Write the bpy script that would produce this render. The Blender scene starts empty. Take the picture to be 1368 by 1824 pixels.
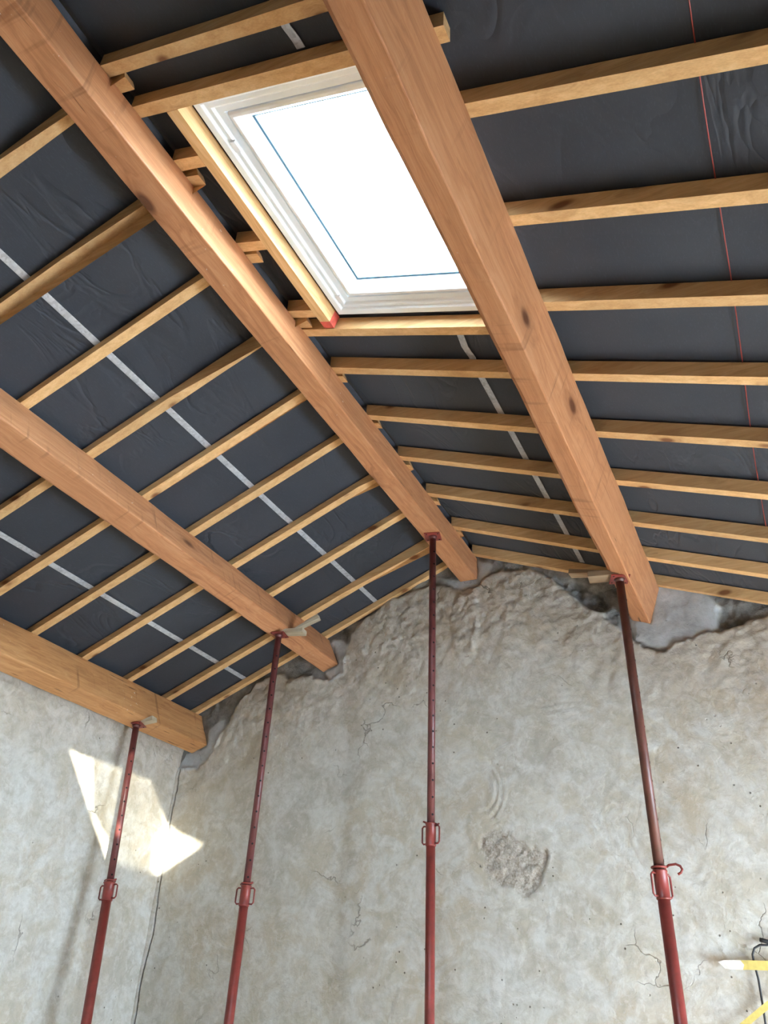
import bpy, bmesh, math, random
import numpy as np
from mathutils import Vector, Matrix
random.seed(7)
H = 1.6                      # camera height above the floor; heights below are relative to the camera
SC = bpy.context.scene
COL = SC.collection

# ------------------------------------------------------------------ camera
R = [[0.89956866, 0.43462557, 0.04332251],
     [-0.19902947, 0.49617995, -0.84509924],
     [-0.3887975, 0.75160233, 0.53285123]]
cd = bpy.data.cameras.new('camera'); cam = bpy.data.objects.new('camera', cd); COL.objects.link(cam)
cd.sensor_fit = 'VERTICAL'; cd.sensor_height = 36.0; cd.lens = 1394.1 / 1824 * 36.0
cd.clip_start = 0.05
cam.matrix_world = Matrix(((R[0][0], -R[1][0], -R[2][0], 0),
                           (R[0][1], -R[1][1], -R[2][1], 0),
                           (R[0][2], -R[1][2], -R[2][2], H),
                           (0, 0, 0, 1)))
SC.camera = cam

# ------------------------------------------------------------------ light
SC.view_settings.view_transform = 'Standard'
SC.view_settings.look = 'None'
SC.view_settings.gamma = 1
SC.view_settings.use_curve_mapping = False
SC.view_settings.exposure = 0.5
world = bpy.data.worlds.new('sky'); SC.world = world; world.use_nodes = True
wn = world.node_tree.nodes; wn.clear()
bg = wn.new('ShaderNodeBackground'); wo = wn.new('ShaderNodeOutputWorld')
bg.inputs[0].default_value = (0.64, 0.82, 1.0, 1); bg.inputs[1].default_value = 30.0
world.node_tree.links.new(bg.outputs[0], wo.inputs[0])

SUN_DIR = Vector((-3.11, 2.666, -1.625)).normalized()
sd = bpy.data.lights.new('sun', 'SUN'); sun = bpy.data.objects.new('sun', sd); COL.objects.link(sun)
sd.energy = 30.0; sd.angle = 0.012; sd.color = (1.0, 0.95, 0.78)
sun.rotation_euler = SUN_DIR.to_track_quat('-Z', 'Y').to_euler()
sun.location = (6, -4, 8)

def area(name, loc, direction, sx, sy, power, color):
    ld = bpy.data.lights.new(name, 'AREA'); lo = bpy.data.objects.new(name, ld); COL.objects.link(lo)
    ld.shape = 'RECTANGLE'; ld.size = sx; ld.size_y = sy; ld.energy = power; ld.color = color
    lo.location = loc; lo.rotation_euler = Vector(direction).to_track_quat('-Z', 'Z').to_euler()
    return lo
# added fill lamp in an unseen right-hand opening, aimed down for floor bounce
area('side_fill_lamp', (2.27, 3.5, 0.95), (-1, 0.1, -1.1), 2.3, 1.2, 30.0, (0.95, 0.97, 1.0))

# ------------------------------------------------------------------ helpers
def tag(o, label=None, cat=None, group=None, kind=None):
    if label: o['label'] = label
    if cat: o['category'] = cat
    if group: o['group'] = group
    if kind: o['kind'] = kind
    return o

def mesh_obj(name, bm, mats, parent=None, loc=None, smooth=False):
    me = bpy.data.meshes.new(name)
    bmesh.ops.recalc_face_normals(bm, faces=bm.faces)
    bm.to_mesh(me); bm.free()
    if not isinstance(mats, (list, tuple)): mats = [mats]
    for m in mats: me.materials.append(m)
    if smooth:
        for p in me.polygons: p.use_smooth = True
    o = bpy.data.objects.new(name, me); COL.objects.link(o)
    if loc is not None: o.location = loc
    if parent: o.parent = parent
    return o

def empty(name, loc, rot=None):
    o = bpy.data.objects.new(name, None); COL.objects.link(o); o.empty_display_size = 0.1
    o.location = loc
    if rot is not None: o.rotation_euler = rot
    return o

def add_box(bm, lo, hi, mat=0, M=None):
    vs = []
    for z in (lo[2], hi[2]):
        for x, y in ((lo[0], lo[1]), (hi[0], lo[1]), (hi[0], hi[1]), (lo[0], hi[1])):
            v = Vector((x, y, z))
            if M: v = M @ v
            vs.append(bm.verts.new(v))
    for f in ((0, 1, 2, 3), (4, 5, 6, 7), (0, 1, 5, 4), (1, 2, 6, 5), (2, 3, 7, 6), (3, 0, 4, 7)):
        fa = bm.faces.new([vs[i] for i in f]); fa.material_index = mat
    return vs

def add_tube(bm, pts, r, seg=10, cap=True, mat=0, closed=False):
    pts = [Vector(p) for p in pts]; n = len(pts); rings = []
    rr = r if isinstance(r, (list, tuple)) else [r] * n
    prev = None
    for i, p in enumerate(pts):
        if closed: d = (pts[(i + 1) % n] - pts[i - 1]).normalized()
        else: d = (pts[min(i + 1, n - 1)] - pts[max(i - 1, 0)]).normalized()
        if prev is None:
            a = Vector((0, 0, 1)) if abs(d.z) < 0.9 else Vector((1, 0, 0))
            u = d.cross(a).normalized()
        else:
            u = (prev - d * prev.dot(d)).normalized()
        prev = u; w = d.cross(u)
        rings.append([bm.verts.new(p + (u * math.cos(t) + w * math.sin(t)) * rr[i]) for t in [2 * math.pi * k / seg for k in range(seg)]])
    for i in range(n if closed else n - 1):
        a, b = rings[i], rings[(i + 1) % n]
        for k in range(seg):
            f = bm.faces.new((a[k], a[(k + 1) % seg], b[(k + 1) % seg], b[k])); f.material_index = mat; f.smooth = True
    if cap and not closed:
        bm.faces.new(rings[0]).material_index = mat; bm.faces.new(rings[-1]).material_index = mat

# --- numpy value noise, used for real surface relief
_rng = np.random.RandomState(11)
_T = _rng.rand(256, 256)
def vnoise(x, y):
    xi = np.floor(x).astype(int); yi = np.floor(y).astype(int)
    fx = x - xi; fy = y - yi
    fx = fx * fx * (3 - 2 * fx); fy = fy * fy * (3 - 2 * fy)
    a = _T[xi % 256, yi % 256]; b = _T[(xi + 1) % 256, yi % 256]
    c = _T[xi % 256, (yi + 1) % 256]; d = _T[(xi + 1) % 256, (yi + 1) % 256]
    return (a * (1 - fx) + b * fx) * (1 - fy) + (c * (1 - fx) + d * fx) * fy - 0.5
def fbm(x, y, o=4):
    s = 0; a = 1.0
    for i in range(o):
        s = s + a * vnoise(x + 17.3 * i, y + 9.1 * i); x = x * 2.03; y = y * 2.03; a *= 0.5
    return s
def inside(px, py, poly):
    r = np.zeros(px.shape, bool); n = len(poly)
    for i in range(n):
        x1, y1 = poly[i]; x2, y2 = poly[(i + 1) % n]
        if y1 == y2: continue
        c = ((y1 > py) != (y2 > py)) & (px < (x2 - x1) * (py - y1) / (y2 - y1) + x1)
        r ^= c
    return r

# ------------------------------------------------------------------ materials
def newmat(name):
    m = bpy.data.materials.new(name); m.use_nodes = True
    nt = m.node_tree; nt.nodes.clear()
    out = nt.nodes.new('ShaderNodeOutputMaterial'); b = nt.nodes.new('ShaderNodeBsdfPrincipled')
    nt.links.new(b.outputs[0], out.inputs[0])
    return m, nt, b
class N:
    def __init__(s, nt): s.nt = nt
    def __call__(s, typ, ins=None, **kw):
        n = s.nt.nodes.new('ShaderNode' + typ)
        for k, v in kw.items(): setattr(n, k, v)
        for k, v in (ins or {}).items():
            if hasattr(v, 'is_output'): s.nt.links.new(v, n.inputs[k])
            else: n.inputs[k].default_value = v
        return n
    def noise(s, vec, scale, detail=4, rough=0.55, dist=0.0):
        return s('TexNoise', {'Vector': vec, 'Scale': scale, 'Detail': detail, 'Roughness': rough, 'Distortion': dist}).outputs[0]
    def ramp(s, fac, stops):
        n = s('ValToRGB', {'Fac': fac}); e = n.color_ramp.elements
        while len(e) < len(stops): e.new(0.5)
        for i, (p, c) in enumerate(stops):
            e[i].position = p; e[i].color = (c[0], c[1], c[2], 1) if not isinstance(c, (int, float)) else (c, c, c, 1)
        return n.outputs[0]
    def mix(s, f, a, b, typ='MIX'):
        n = s('Mix', data_type='RGBA', blend_type=typ)
        for k, v in ((0, f), (6, a), (7, b)):
            if hasattr(v, 'is_output'): s.nt.links.new(v, n.inputs[k])
            elif isinstance(v, (tuple, list)): n.inputs[k].default_value = (*v[:3], 1)
            else: n.inputs[k].default_value = v
        return n.outputs[2]
    def math(s, op, a, b=0.0, c=None):
        n = s('Math', operation=op)
        for k, v in ((0, a), (1, b)):
            if hasattr(v, 'is_output'): s.nt.links.new(v, n.inputs[k])
            else: n.inputs[k].default_value = v
        n.use_clamp = bool(c)
        return n.outputs[0]

def wood(name, axis, base, dark, light, knot=(0.12, 0.045, 0.02), rough=0.62, fleck=0.0, kscale=2.3, kr=0.045):
    m, nt, b = newmat(name); q = N(nt)
    tc = q('TexCoord').outputs['Object']
    rnd = q('ObjectInfo').outputs['Random']
    off = q('CombineXYZ', {0: q.math('MULTIPLY', rnd, 37.0), 1: q.math('MULTIPLY', rnd, 53.0), 2: q.math('MULTIPLY', rnd, 11.0)}).outputs[0]
    v = q('VectorMath', {0: tc, 1: off}, operation='ADD').outputs[0]
    def stretched(al, ac):
        s = [ac, ac, ac]; s[axis] = al
        return q('VectorMath', {0: v, 1: tuple(s)}, operation='MULTIPLY').outputs[0]
    # knots first, they bend the grain
    kv = stretched(1.0 * kscale, 2.2 * kscale)
    vor = q('TexVoronoi', {'Vector': kv, 'Scale': 1.0, 'Randomness': 1.0}, feature='F1')
    kd = vor.outputs['Distance']
    keep = q.math('GREATER_THAN', q('SeparateColor', {0: vor.outputs['Color']}).outputs[0], 0.35)
    kn = q.math('MULTIPLY', q.ramp(kd, [(kr, 1.0), (kr * 2.0, 0.0)]), keep)
    ring = q.math('MULTIPLY', q.ramp(kd, [(kr * 1.2, 1.0), (kr * 5, 0.0)]), keep)
    warp = q.noise(stretched(1.2, 5), 1.0, 3)
    g1 = q('VectorMath', {0: stretched(0.6, 34), 1: q('CombineXYZ', {0: q.math('ADD', q.math('MULTIPLY', warp, 9.0), q.math('MULTIPLY', ring, 2.5)), 1: q.math('MULTIPLY', warp, 7.0), 2: 0.0}).outputs[0]}, operation='ADD').outputs[0]
    grain = q.noise(g1, 1.0, 5, 0.6)
    fine = q.noise(stretched(7, 260), 1.0, 2)
    big = q.noise(stretched(0.9, 3.5), 1.0, 3)
    c = q.ramp(grain, [(0.32, dark), (0.5, base), (0.68, light)])
    c = q.mix(q.ramp(big, [(0.35, 0.0), (0.7, 0.55)]), c, tuple(x * 0.74 for x in base))
    c = q.mix(0.22, c, q.ramp(fine, [(0.3, tuple(x * 0.55 for x in base)), (0.7, light)]))
    c = q.mix(q.math('MULTIPLY', ring, 0.45), c, tuple(x * 0.6 for x in dark))
    c = q.mix(kn, c, knot)
    hue = q('HueSaturation', {'Color': c, 'Value': q.math('ADD', q.math('MULTIPLY', rnd, 0.22), 0.89)}).outputs[0]
    c = hue
    if fleck > 0:
        sw = q.noise(stretched(17, 1.3), 1.0, 3, 0.6); swm = q.noise(stretched(0.8, 1.5), 1.0, 2)
        c = q.mix(q.math('MULTIPLY', q.ramp(sw, [(0.60, 0.0), (0.68, 0.5)]), q.ramp(swm, [(0.46, 0.0), (0.56, 1.0)])), c, tuple(x * 0.5 for x in dark))
        ck = q.noise(stretched(3.5, 55), 1.0, 3, 0.5); ckm = q.noise(stretched(1.1, 4), 1.0, 2)
        c = q.mix(q.math('MULTIPLY', q.ramp(ck, [(0.68, 0.0), (0.72, 0.85)]), q.ramp(ckm, [(0.52, 0.0), (0.58, 1.0)])), c, tuple(x * 0.25 for x in dark))
        fl = q.noise(stretched(30, 30), 1.0, 3, 0.6)
        fm = q.noise(stretched(1.2, 2), 1.0, 1)
        msk = q.math('MULTIPLY', q.ramp(fl, [(0.70, 0.0), (0.73, 1.0)]), q.ramp(fm, [(0.5, 0.0), (0.6, 1.0)]))
        c = q.mix(q.math('MULTIPLY', msk, fleck), c, (0.75, 0.72, 0.66))
    nt.links.new(c, b.inputs['Base Color'])
    b.inputs['Roughness'].default_value = rough
    b.inputs['Specular IOR Level'].default_value = 0.3
    hgt = q.math('ADD', q.math('MULTIPLY', grain, 0.6), q.math('MULTIPLY', fine, 0.4))
    bp = q('Bump', {'Height': hgt, 'Strength': 0.35, 'Distance': 0.004})
    nt.links.new(bp.outputs[0], b.inputs['Normal'])
    return m

M_BEAM = wood('beam_wood', 1, (0.51, 0.225, 0.10), (0.36, 0.14, 0.06), (0.61, 0.305, 0.155), rough=0.5, fleck=0.5, kscale=1.9, kr=0.07)
M_PLATE = wood('wall_plate_wood', 1, (0.53, 0.255, 0.10), (0.35, 0.145, 0.05), (0.65, 0.35, 0.155), rough=0.55, fleck=0.9, kscale=2.0, kr=0.055)
M_RAFT = wood('rafter_pine', 0, (0.70, 0.42, 0.185), (0.55, 0.30, 0.12), (0.80, 0.53, 0.27), knot=(0.20, 0.08, 0.03), kscale=3.0, kr=0.085)
M_RAFTY = wood('trimmer_pine', 1, (0.70, 0.44, 0.20), (0.55, 0.31, 0.125), (0.80, 0.55, 0.29), knot=(0.20, 0.08, 0.03), kscale=3.0, kr=0.085)
M_WEDGE = wood('wedge_wood', 0, (0.50, 0.42, 0.30), (0.38, 0.30, 0.20), (0.62, 0.54, 0.41), kscale=1.0, kr=0.01)
M_WEDGE_D = wood('dark_wedge_wood', 0, (0.30, 0.20, 0.12), (0.20, 0.12, 0.07), (0.42, 0.30, 0.18), kscale=1.0, kr=0.01)

def plain(name, col, rough=0.5, metal=0.0, var=0.0, vs=20, bump=0.0, spec=0.5):
    m, nt, b = newmat(name); q = N(nt)
    b.inputs['Roughness'].default_value = rough; b.inputs['Metallic'].default_value = metal
    b.inputs['Specular IOR Level'].default_value = spec
    tc = q('TexCoord').outputs['Object']
    n = q.noise(tc, vs, 5)
    c = q.ramp(n, [(0.3, tuple(x * (1 - var) for x in col)), (0.7, tuple(min(1, x * (1 + var)) for x in col))])
    nt.links.new(c, b.inputs['Base Color'])
    if bump:
        bp = q('Bump', {'Height': n, 'Strength': bump, 'Distance': 0.003}); nt.links.new(bp.outputs[0], b.inputs['Normal'])
    return m
M_PVC = plain('white_pvc', (0.80, 0.87, 0.93), 0.22, var=0.03, vs=6)
M_SASH = plain('sash_white', (0.80, 0.82, 0.84), 0.2, var=0.02, vs=6)
M_BEAD = plain('grey_gasket', (0.10, 0.20, 0.28), 0.4)
M_HOLE = plain('pin_hole_dark', (0.012, 0.008, 0.008), 0.9)
M_CABLE = plain('black_cable', (0.03, 0.032, 0.036), 0.7)
M_REDLINE = plain('red_cord', (0.30, 0.035, 0.02), 0.35)
M_TAPE = plain('yellow_tape', (0.62, 0.48, 0.14), 0.45, var=0.12, vs=40)
M_TAPEW = plain('torn_white_backing', (0.66, 0.62, 0.56), 0.7, var=0.1, vs=60)
M_REDEND = plain('red_painted_timber', (0.62, 0.10, 0.07), 0.6, var=0.25, vs=30)
M_SCREWHEAD = plain('screw_metal', (0.5, 0.5, 0.5), 0.3, 1.0)

def galv():
    m, nt, b = newmat('galvanised_steel'); q = N(nt)
    tc = q('TexCoord').outputs['Object']
    vo = q('TexVoronoi', {'Vector': tc, 'Scale': 70.0}).outputs['Color']
    v = q('SeparateColor', {0: vo}).outputs[0]
    n = q.noise(tc, 9, 4)
    c = q.mix(q.ramp(n, [(0.4, 0.0), (0.7, 0.6)]), q.ramp(v, [(0.0, (0.42, 0.45, 0.50)), (1.0, (0.62, 0.66, 0.72))]), (0.74, 0.77, 0.80))
    nt.links.new(c, b.inputs['Base Color']); b.inputs['Metallic'].default_value = 0.55; b.inputs['Roughness'].default_value = 0.42
    return m
M_GALV = galv()

def redoxide(name, col, worn):
    m, nt, b = newmat(name); q = N(nt)
    tc = q('TexCoord').outputs['Object']
    n = q.noise(tc, 11, 6, 0.6); n2 = q.noise(tc, 55, 3)
    v = q('VectorMath', {0: tc, 1: (40, 40, 5)}, operation='MULTIPLY').outputs[0]
    sc = q.noise(v, 1.0, 4, 0.65)
    c = q.ramp(n, [(0.3, tuple(x * 0.72 for x in col)), (0.65, tuple(x * 1.15 for x in col))])
    c = q.mix(q.math('MULTIPLY', q.ramp(n2, [(0.55, 0.0), (0.75, 1.0)]), worn), c, (0.10, 0.045, 0.025))
    c = q.mix(q.ramp(sc, [(0.715, 0.0), (0.735, 0.6)]), c, (0.45, 0.33, 0.32))
    nt.links.new(c, b.inputs['Base Color']); b.inputs['Roughness'].default_value = 0.42
    bp = q('Bump', {'Height': n2, 'Strength': 0.15, 'Distance': 0.002}); nt.links.new(bp.outputs[0], b.inputs['Normal'])
    return m
M_OUT = redoxide('red_oxide_paint', (0.225, 0.036, 0.028), 0.3)
M_INN = redoxide('worn_maroon_steel', (0.135, 0.035, 0.035), 0.7)
M_INN2 = redoxide('rusty_brown_steel', (0.125, 0.042, 0.03), 1.0)

def plaster(name, coord_plane):
    m, nt, b = newmat(name); q = N(nt)
    tc = q('TexCoord').outputs['Object']
    A = lambda n: q('Attribute', attribute_name=n).outputs['Fac']
    mort, chip, pat, cr = A('mortar'), A('chip'), A('patch'), A('crack')
    rgh = A('rough')
    big = q.noise(tc, 0.75, 4, 0.55, 0.4)
    mid = q.noise(tc, 4.5, 6, 0.62, 0.9)
    fin = q.noise(tc, 26, 5, 0.6)
    c = q.ramp(big, [(0.36, (0.45, 0.425, 0.37)), (0.5, (0.50, 0.455, 0.37)), (0.66, (0.47, 0.40, 0.305))])
    c = q.mix(q.ramp(mid, [(0.42, 0.0), (0.60, 0.8)]), c, (0.61, 0.60, 0.565))
    m12 = q.noise(tc, 11, 6, 0.7, 0.6)
    c = q.mix(q.ramp(m12, [(0.50, 0.0), (0.60, 0.38)]), c, (0.38, 0.345, 0.285))
    m13 = q.noise(q('VectorMath', {0: tc, 1: (3.1, 7.7, 1.9)}, operation='ADD').outputs[0], 15, 6, 0.7, 0.4)
    c = q.mix(q.ramp(m13, [(0.52, 0.0), (0.62, 0.40)]), c, (0.69, 0.67, 0.63))
    c = q.mix(q.math('MULTIPLY', rgh, 0.6), c, q.ramp(m12, [(0.38, (0.54, 0.485, 0.41)), (0.62, (0.36, 0.30, 0.235))]))
    # ochre dirt and grey dull zones
    och = q.noise(tc, 1.7, 5, 0.6, 0.5)
    c = q.mix(q.ramp(och, [(0.54, 0.0), (0.72, 0.5)]), c, (0.36, 0.295, 0.20))
    c = q.mix(q.math('MULTIPLY', q.ramp(fin, [(0.35, 1.0), (0.55, 0.0)]), 0.20), c, (0.30, 0.28, 0.24))
    # small dark specks (holes and grit in the plaster)
    vs = q('TexVoronoi', {'Vector': tc, 'Scale': 13.0, 'Randomness': 1.0})
    rr = q('SeparateColor', {0: vs.outputs['Color']}).outputs[1]
    spk = q.math('MULTIPLY', q.ramp(vs.outputs['Distance'], [(0.045, 1.0), (0.085, 0.0)]), q.math('GREATER_THAN', rr, 0.62))
    spk = q.math('MULTIPLY', spk, q.ramp(q.noise(tc, 1.3, 2), [(0.45, 0.0), (0.55, 1.0)]))
    c = q.mix(q.math('MULTIPLY', spk, 0.85), c, (0.11, 0.095, 0.08))
    # hairline cracks
    wv = q('VectorMath', {0: tc, 1: q('VectorMath', {0: q('TexNoise', {'Vector': tc, 'Scale': 5.0, 'Detail': 4.0}).outputs[1], 1: (0.35, 0.35, 0.35)}, operation='MULTIPLY').outputs[0]}, operation='ADD').outputs[0]
    ve = q('TexVoronoi', {'Vector': wv, 'Scale': 2.3}, feature='DISTANCE_TO_EDGE').outputs['Distance']
    hm = q.ramp(q.noise(tc, 1.9, 2), [(0.60, 0.0), (0.66, 1.0)])
    hair = q.math('MULTIPLY', q.ramp(ve, [(0.003, 1.0), (0.011, 0.0)]), hm)
    c = q.mix(q.math('MULTIPLY', hair, 0.6), c, (0.20, 0.175, 0.15))
    # exposed mortar near the roof, its colour darkened for shade; fresh patches, chip
    mn = q.noise(tc, 7, 6, 0.65)
    mc = q.ramp(mn, [(0.35, (0.15, 0.145, 0.135)), (0.52, (0.235, 0.23, 0.22)), (0.68, (0.34, 0.335, 0.32))])
    c = q.mix(mort, c, mc)
    pc = q.ramp(mn, [(0.35, (0.33, 0.34, 0.34)), (0.65, (0.47, 0.49, 0.50))])
    c = q.mix(pat, c, pc)
    chn = q.noise(tc, 60, 4, 0.7)
    cc = q.ramp(chn, [(0.32, (0.28, 0.24, 0.20)), (0.5, (0.43, 0.38, 0.32)), (0.7, (0.57, 0.52, 0.46))])
    c = q.mix(chip, c, cc)
    c = q.mix(cr, c, (0.035, 0.032, 0.03))
    nt.links.new(c, b.inputs['Base Color']); b.inputs['Roughness'].default_value = 0.88
    b.inputs['Specular IOR Level'].default_value = 0.2
    # relief: trowel ridges + grit
    rid = q.math('ABSOLUTE', q.math('SUBTRACT', q.noise(tc, 5.0, 5, 0.5, 1.0), 0.5))
    rid2 = q.math('ABSOLUTE', q.math('SUBTRACT', q.noise(tc, 15, 4, 0.5, 0.6), 0.5))
    h = q.math('ADD', q.math('MULTIPLY', q.math('MINIMUM', rid, 0.10), 1.3), q.math('MULTIPLY', q.math('MINIMUM', rid2, 0.10), 0.3))
    h = q.math('ADD', h, q.math('MULTIPLY', fin, 0.45))
    h = q.math('ADD', h, q.math('MULTIPLY', mid, 1.2))
    h = q.math('ADD', h, q.math('MULTIPLY', m13, 0.9))
    h = q.math('ADD', h, q.math('MULTIPLY', rgh, q.math('MULTIPLY', m12, 1.8)))
    h = q.math('ADD', h, q.math('MULTIPLY', q.math('MAXIMUM', mort, chip), q.math('MULTIPLY', chn, 1.4)))
    h = q.math('SUBTRACT', h, q.math('ADD', q.math('MULTIPLY', spk, 1.0), q.math('MULTIPLY', hair, 1.0)))
    bp = q('Bump', {'Height': h, 'Strength': 0.7, 'Distance': 0.008})
    nt.links.new(bp.outputs[0], b.inputs['Normal'])
    return m
M_PLASTER = plaster('old_plaster', 0)

def membrane():
    m, nt, b = newmat('roofing_membrane'); q = N(nt)
    tc = q('TexCoord').outputs['Object']
    n = q.noise(tc, 1.3, 4)
    fib = q.noise(q('VectorMath', {0: tc, 1: (160, 40, 160)}, operation='MULTIPLY').outputs[0], 1.0, 3, 0.7)
    c = q.ramp(n, [(0.35, (0.026, 0.031, 0.042)), (0.65, (0.037, 0.043, 0.055))])
    c = q.mix(q.ramp(fib, [(0.55, 0.0), (0.8, 0.35)]), c, (0.075, 0.088, 0.115))
    nt.links.new(c, b.inputs['Base Color'])
    b.inputs['Roughness'].default_value = 0.62; b.inputs['Specular IOR Level'].default_value = 0.35
    b.inputs['Sheen Weight'].default_value = 0.10; b.inputs['Sheen Roughness'].default_value = 0.5
    # soft creases
    w = q('VectorMath', {0: tc, 1: (2.2, 0.8, 2.2)}, operation='MULTIPLY').outputs[0]
    cr = q.math('MINIMUM', q.math('ABSOLUTE', q.math('SUBTRACT', q.noise(w, 1.6, 3, 0.5, 1.0), 0.5)), 0.05)
    cm = q.ramp(q.noise(tc, 0.9, 2), [(0.45, 0.0), (0.6, 1.0)])
    h = q.math('ADD', q.math('MULTIPLY', q.math('MULTIPLY', cr, cm), 22.0), q.math('MULTIPLY', fib, 0.12))
    bp = q('Bump', {'Height': h, 'Strength': 0.5, 'Distance': 0.01}); nt.links.new(bp.outputs[0], b.inputs['Normal'])
    return m
M_MEM = membrane()

def glassmat():
    m = bpy.data.materials.new('clear_glazing'); m.use_nodes = True; nt = m.node_tree; nt.nodes.clear(); q = N(nt)
    out = q('OutputMaterial')
    tr = q('BsdfTransparent', {'Color': (0.94, 0.97, 0.97, 1)}); gl = q('BsdfGlossy', {'Roughness': 0.02, 'Color': (1, 1, 1, 1)})
    fr = q('LayerWeight', {'Blend': 0.5}).outputs['Facing']
    mx = q('MixShader', {0: q.math('ADD', q.math('MULTIPLY', q.math('POWER', fr, 5.0), 0.8), 0.04), 1: tr.outputs[0], 2: gl.outputs[0]})
    nt.links.new(mx.outputs[0], out.inputs[0]); return m
M_GLASS = glassmat()
def sundimmat():
    m = bpy.data.materials.new('sun_dimming'); m.use_nodes = True; nt = m.node_tree; nt.nodes.clear(); q = N(nt)
    out = q('OutputMaterial')
    tr = q('BsdfTransparent', {'Color': (1, 1, 1, 1)}); df = q('BsdfTranslucent', {'Color': (0.9, 0.92, 0.92, 1)})
    mx = q('MixShader', {0: 0.89, 1: tr.outputs[0], 2: df.outputs[0]})
    nt.links.new(mx.outputs[0], out.inputs[0]); return m
M_SUNDIM = sundimmat()  # for the added sheet that weakens part of the sunbeam

# ------------------------------------------------------------------ roof geometry
sL, sR = 0.4246, 0.38316
ZL, ZR = 1.6557 * 2.4 + H, 2.4 + H           # rafter undersides: z = ZL + sL*x (left), z = ZR - sR*x (right)
HL, HR = 0.047, 0.077                         # rafter depths
nL = Vector((-sL, 0, 1)).normalized(); nR = Vector((sR, 0, 1)).normalized()
XR = -(ZL - ZR) / (sL + sR)                   # ridge line
XM = XR + (HR / nR.z - HL / nL.z) / (sL + sR)   # line where the two membranes meet
def LP(x, y, d): return Vector((x, y, ZL + sL * x)) + nL * d
def RP(x, y, d): return Vector((x, y, ZR - sR * x)) + nR * d
XWL, XWR, YB, YG = -4.57, 2.30, -2.20, 5.31
def frange(a, b, n): return [a + (b - a) * i / n for i in range(n + 1)]

def set_attrs(me, **kw):
    for k, v in kw.items():
        a = me.attributes.new(k, 'FLOAT', 'POINT'); a.data.foreach_set('value', np.ascontiguousarray(v.ravel(), dtype=np.float32))

def grid_mesh(name, P, mat, loc=(0, 0, 0), attrs=None, keep=None, slab=None):
    """P: (n, m, 3) array -> one smooth mesh"""
    n, mm, _ = P.shape
    idx = np.arange(n * mm).reshape(n, mm)
    f = np.stack([idx[:-1, :-1], idx[1:, :-1], idx[1:, 1:], idx[:-1, 1:]], -1)
    if keep is not None: f = f[keep]
    f = f.reshape(-1, 4); nv = n * mm; V = P.reshape(-1, 3)
    if slab is not None:      # closed slab behind the surface gives the wall its thickness
        V = np.concatenate([V, slab[0]]); f = np.concatenate([f, slab[1] + nv])
        if attrs: attrs = {k: np.concatenate([v.ravel(), np.zeros(len(slab[0]))]) for k, v in attrs.items()}
        nv = len(V)
    me = bpy.data.meshes.new(name)
    me.vertices.add(nv); me.vertices.foreach_set('co', V.ravel())
    me.loops.add(len(f) * 4); me.loops.foreach_set('vertex_index', f.ravel().astype(np.int32))
    me.polygons.add(len(f)); me.polygons.foreach_set('loop_start', (np.arange(len(f)) * 4).astype(np.int32))
    me.polygons.foreach_set('loop_total', np.full(len(f), 4, np.int32))
    me.update(calc_edges=True); me.validate()
    me.polygons.foreach_set('use_smooth', np.ones(len(me.polygons), bool))
    me.materials.append(mat)
    if attrs: set_attrs(me, **attrs)
    o = bpy.data.objects.new(name, me); COL.objects.link(o); o.location = loc
    return o

# ------------------------------------------------------------------ floor and walls
def floor_mat():   # dusty terracotta coloured screed
    m, nt, b = newmat('concrete_floor'); q = N(nt); tc = q('TexCoord').outputs['Object']
    n = q.noise(tc, 2.0, 6)
    c = q.ramp(n, [(0.35, (0.58, 0.40, 0.25)), (0.65, (0.70, 0.50, 0.33))])
    nt.links.new(c, b.inputs['Base Color']); b.inputs['Roughness'].default_value = 0.85
    bp = q('Bump', {'Height': n, 'Strength': 0.3, 'Distance': 0.01}); nt.links.new(bp.outputs[0], b.inputs['Normal'])
    return m
bm = bmesh.new(); add_box(bm, (XWL - 0.3, YB - 0.3, -0.2), (XWR + 0.3, YG + 0.35, 0.0))
tag(mesh_obj('floor', bm, floor_mat()), kind='structure')

EDGE = [(-4.594, 1.614), (-4.4, 1.591), (-4.28, 1.717), (-4.199, 1.9), (-4.09, 2.098), (-3.91, 2.277), (-3.779, 2.322), (-3.67, 2.358), (-3.497, 2.312), (-3.325, 2.242), (-3.163, 2.213), (-3.063, 2.273), (-3.033, 2.425), (-3.007, 2.571), (-2.884, 2.705), (-2.731, 2.809), (-2.63, 2.88), (-2.425, 2.896), (-2.274, 2.952), (-2.174, 2.903), (-1.98, 2.798), (-1.884, 2.851), (-1.788, 2.924), (-1.645, 2.972), (-1.376, 2.896), (-1.252, 2.775), (-1.132, 2.659), (-1.017, 2.548), (-0.906, 2.44), (-0.818, 2.339), (-0.733, 2.24), (-0.666, 2.168), (-0.557, 2.141), (-0.409, 2.153), (-0.332, 2.182), (-0.186, 2.201), (-0.039, 2.24), (0.133, 2.274), (1.0, 2.0), (2.6, 1.5), (2.6, 4.5), (-5, 4.5), (-5, 1.614)]
CHIP = [(-1.891, 0.938), (-1.876, 0.982), (-1.816, 1.016), (-1.764, 1.031), (-1.718, 0.994), (-1.675, 1.017), (-1.65, 0.961), (-1.634, 0.939), (-1.597, 0.959), (-1.581, 0.91), (-1.556, 0.886), (-1.525, 0.902), (-1.488, 0.891), (-1.447, 0.903), (-1.435, 0.859), (-1.466, 0.783), (-1.484, 0.728), (-1.522, 0.654), (-1.586, 0.613), (-1.641, 0.632), (-1.683, 0.669), (-1.765, 0.683), (-1.825, 0.723), (-1.862, 0.774), (-1.867, 0.86)]
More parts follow.
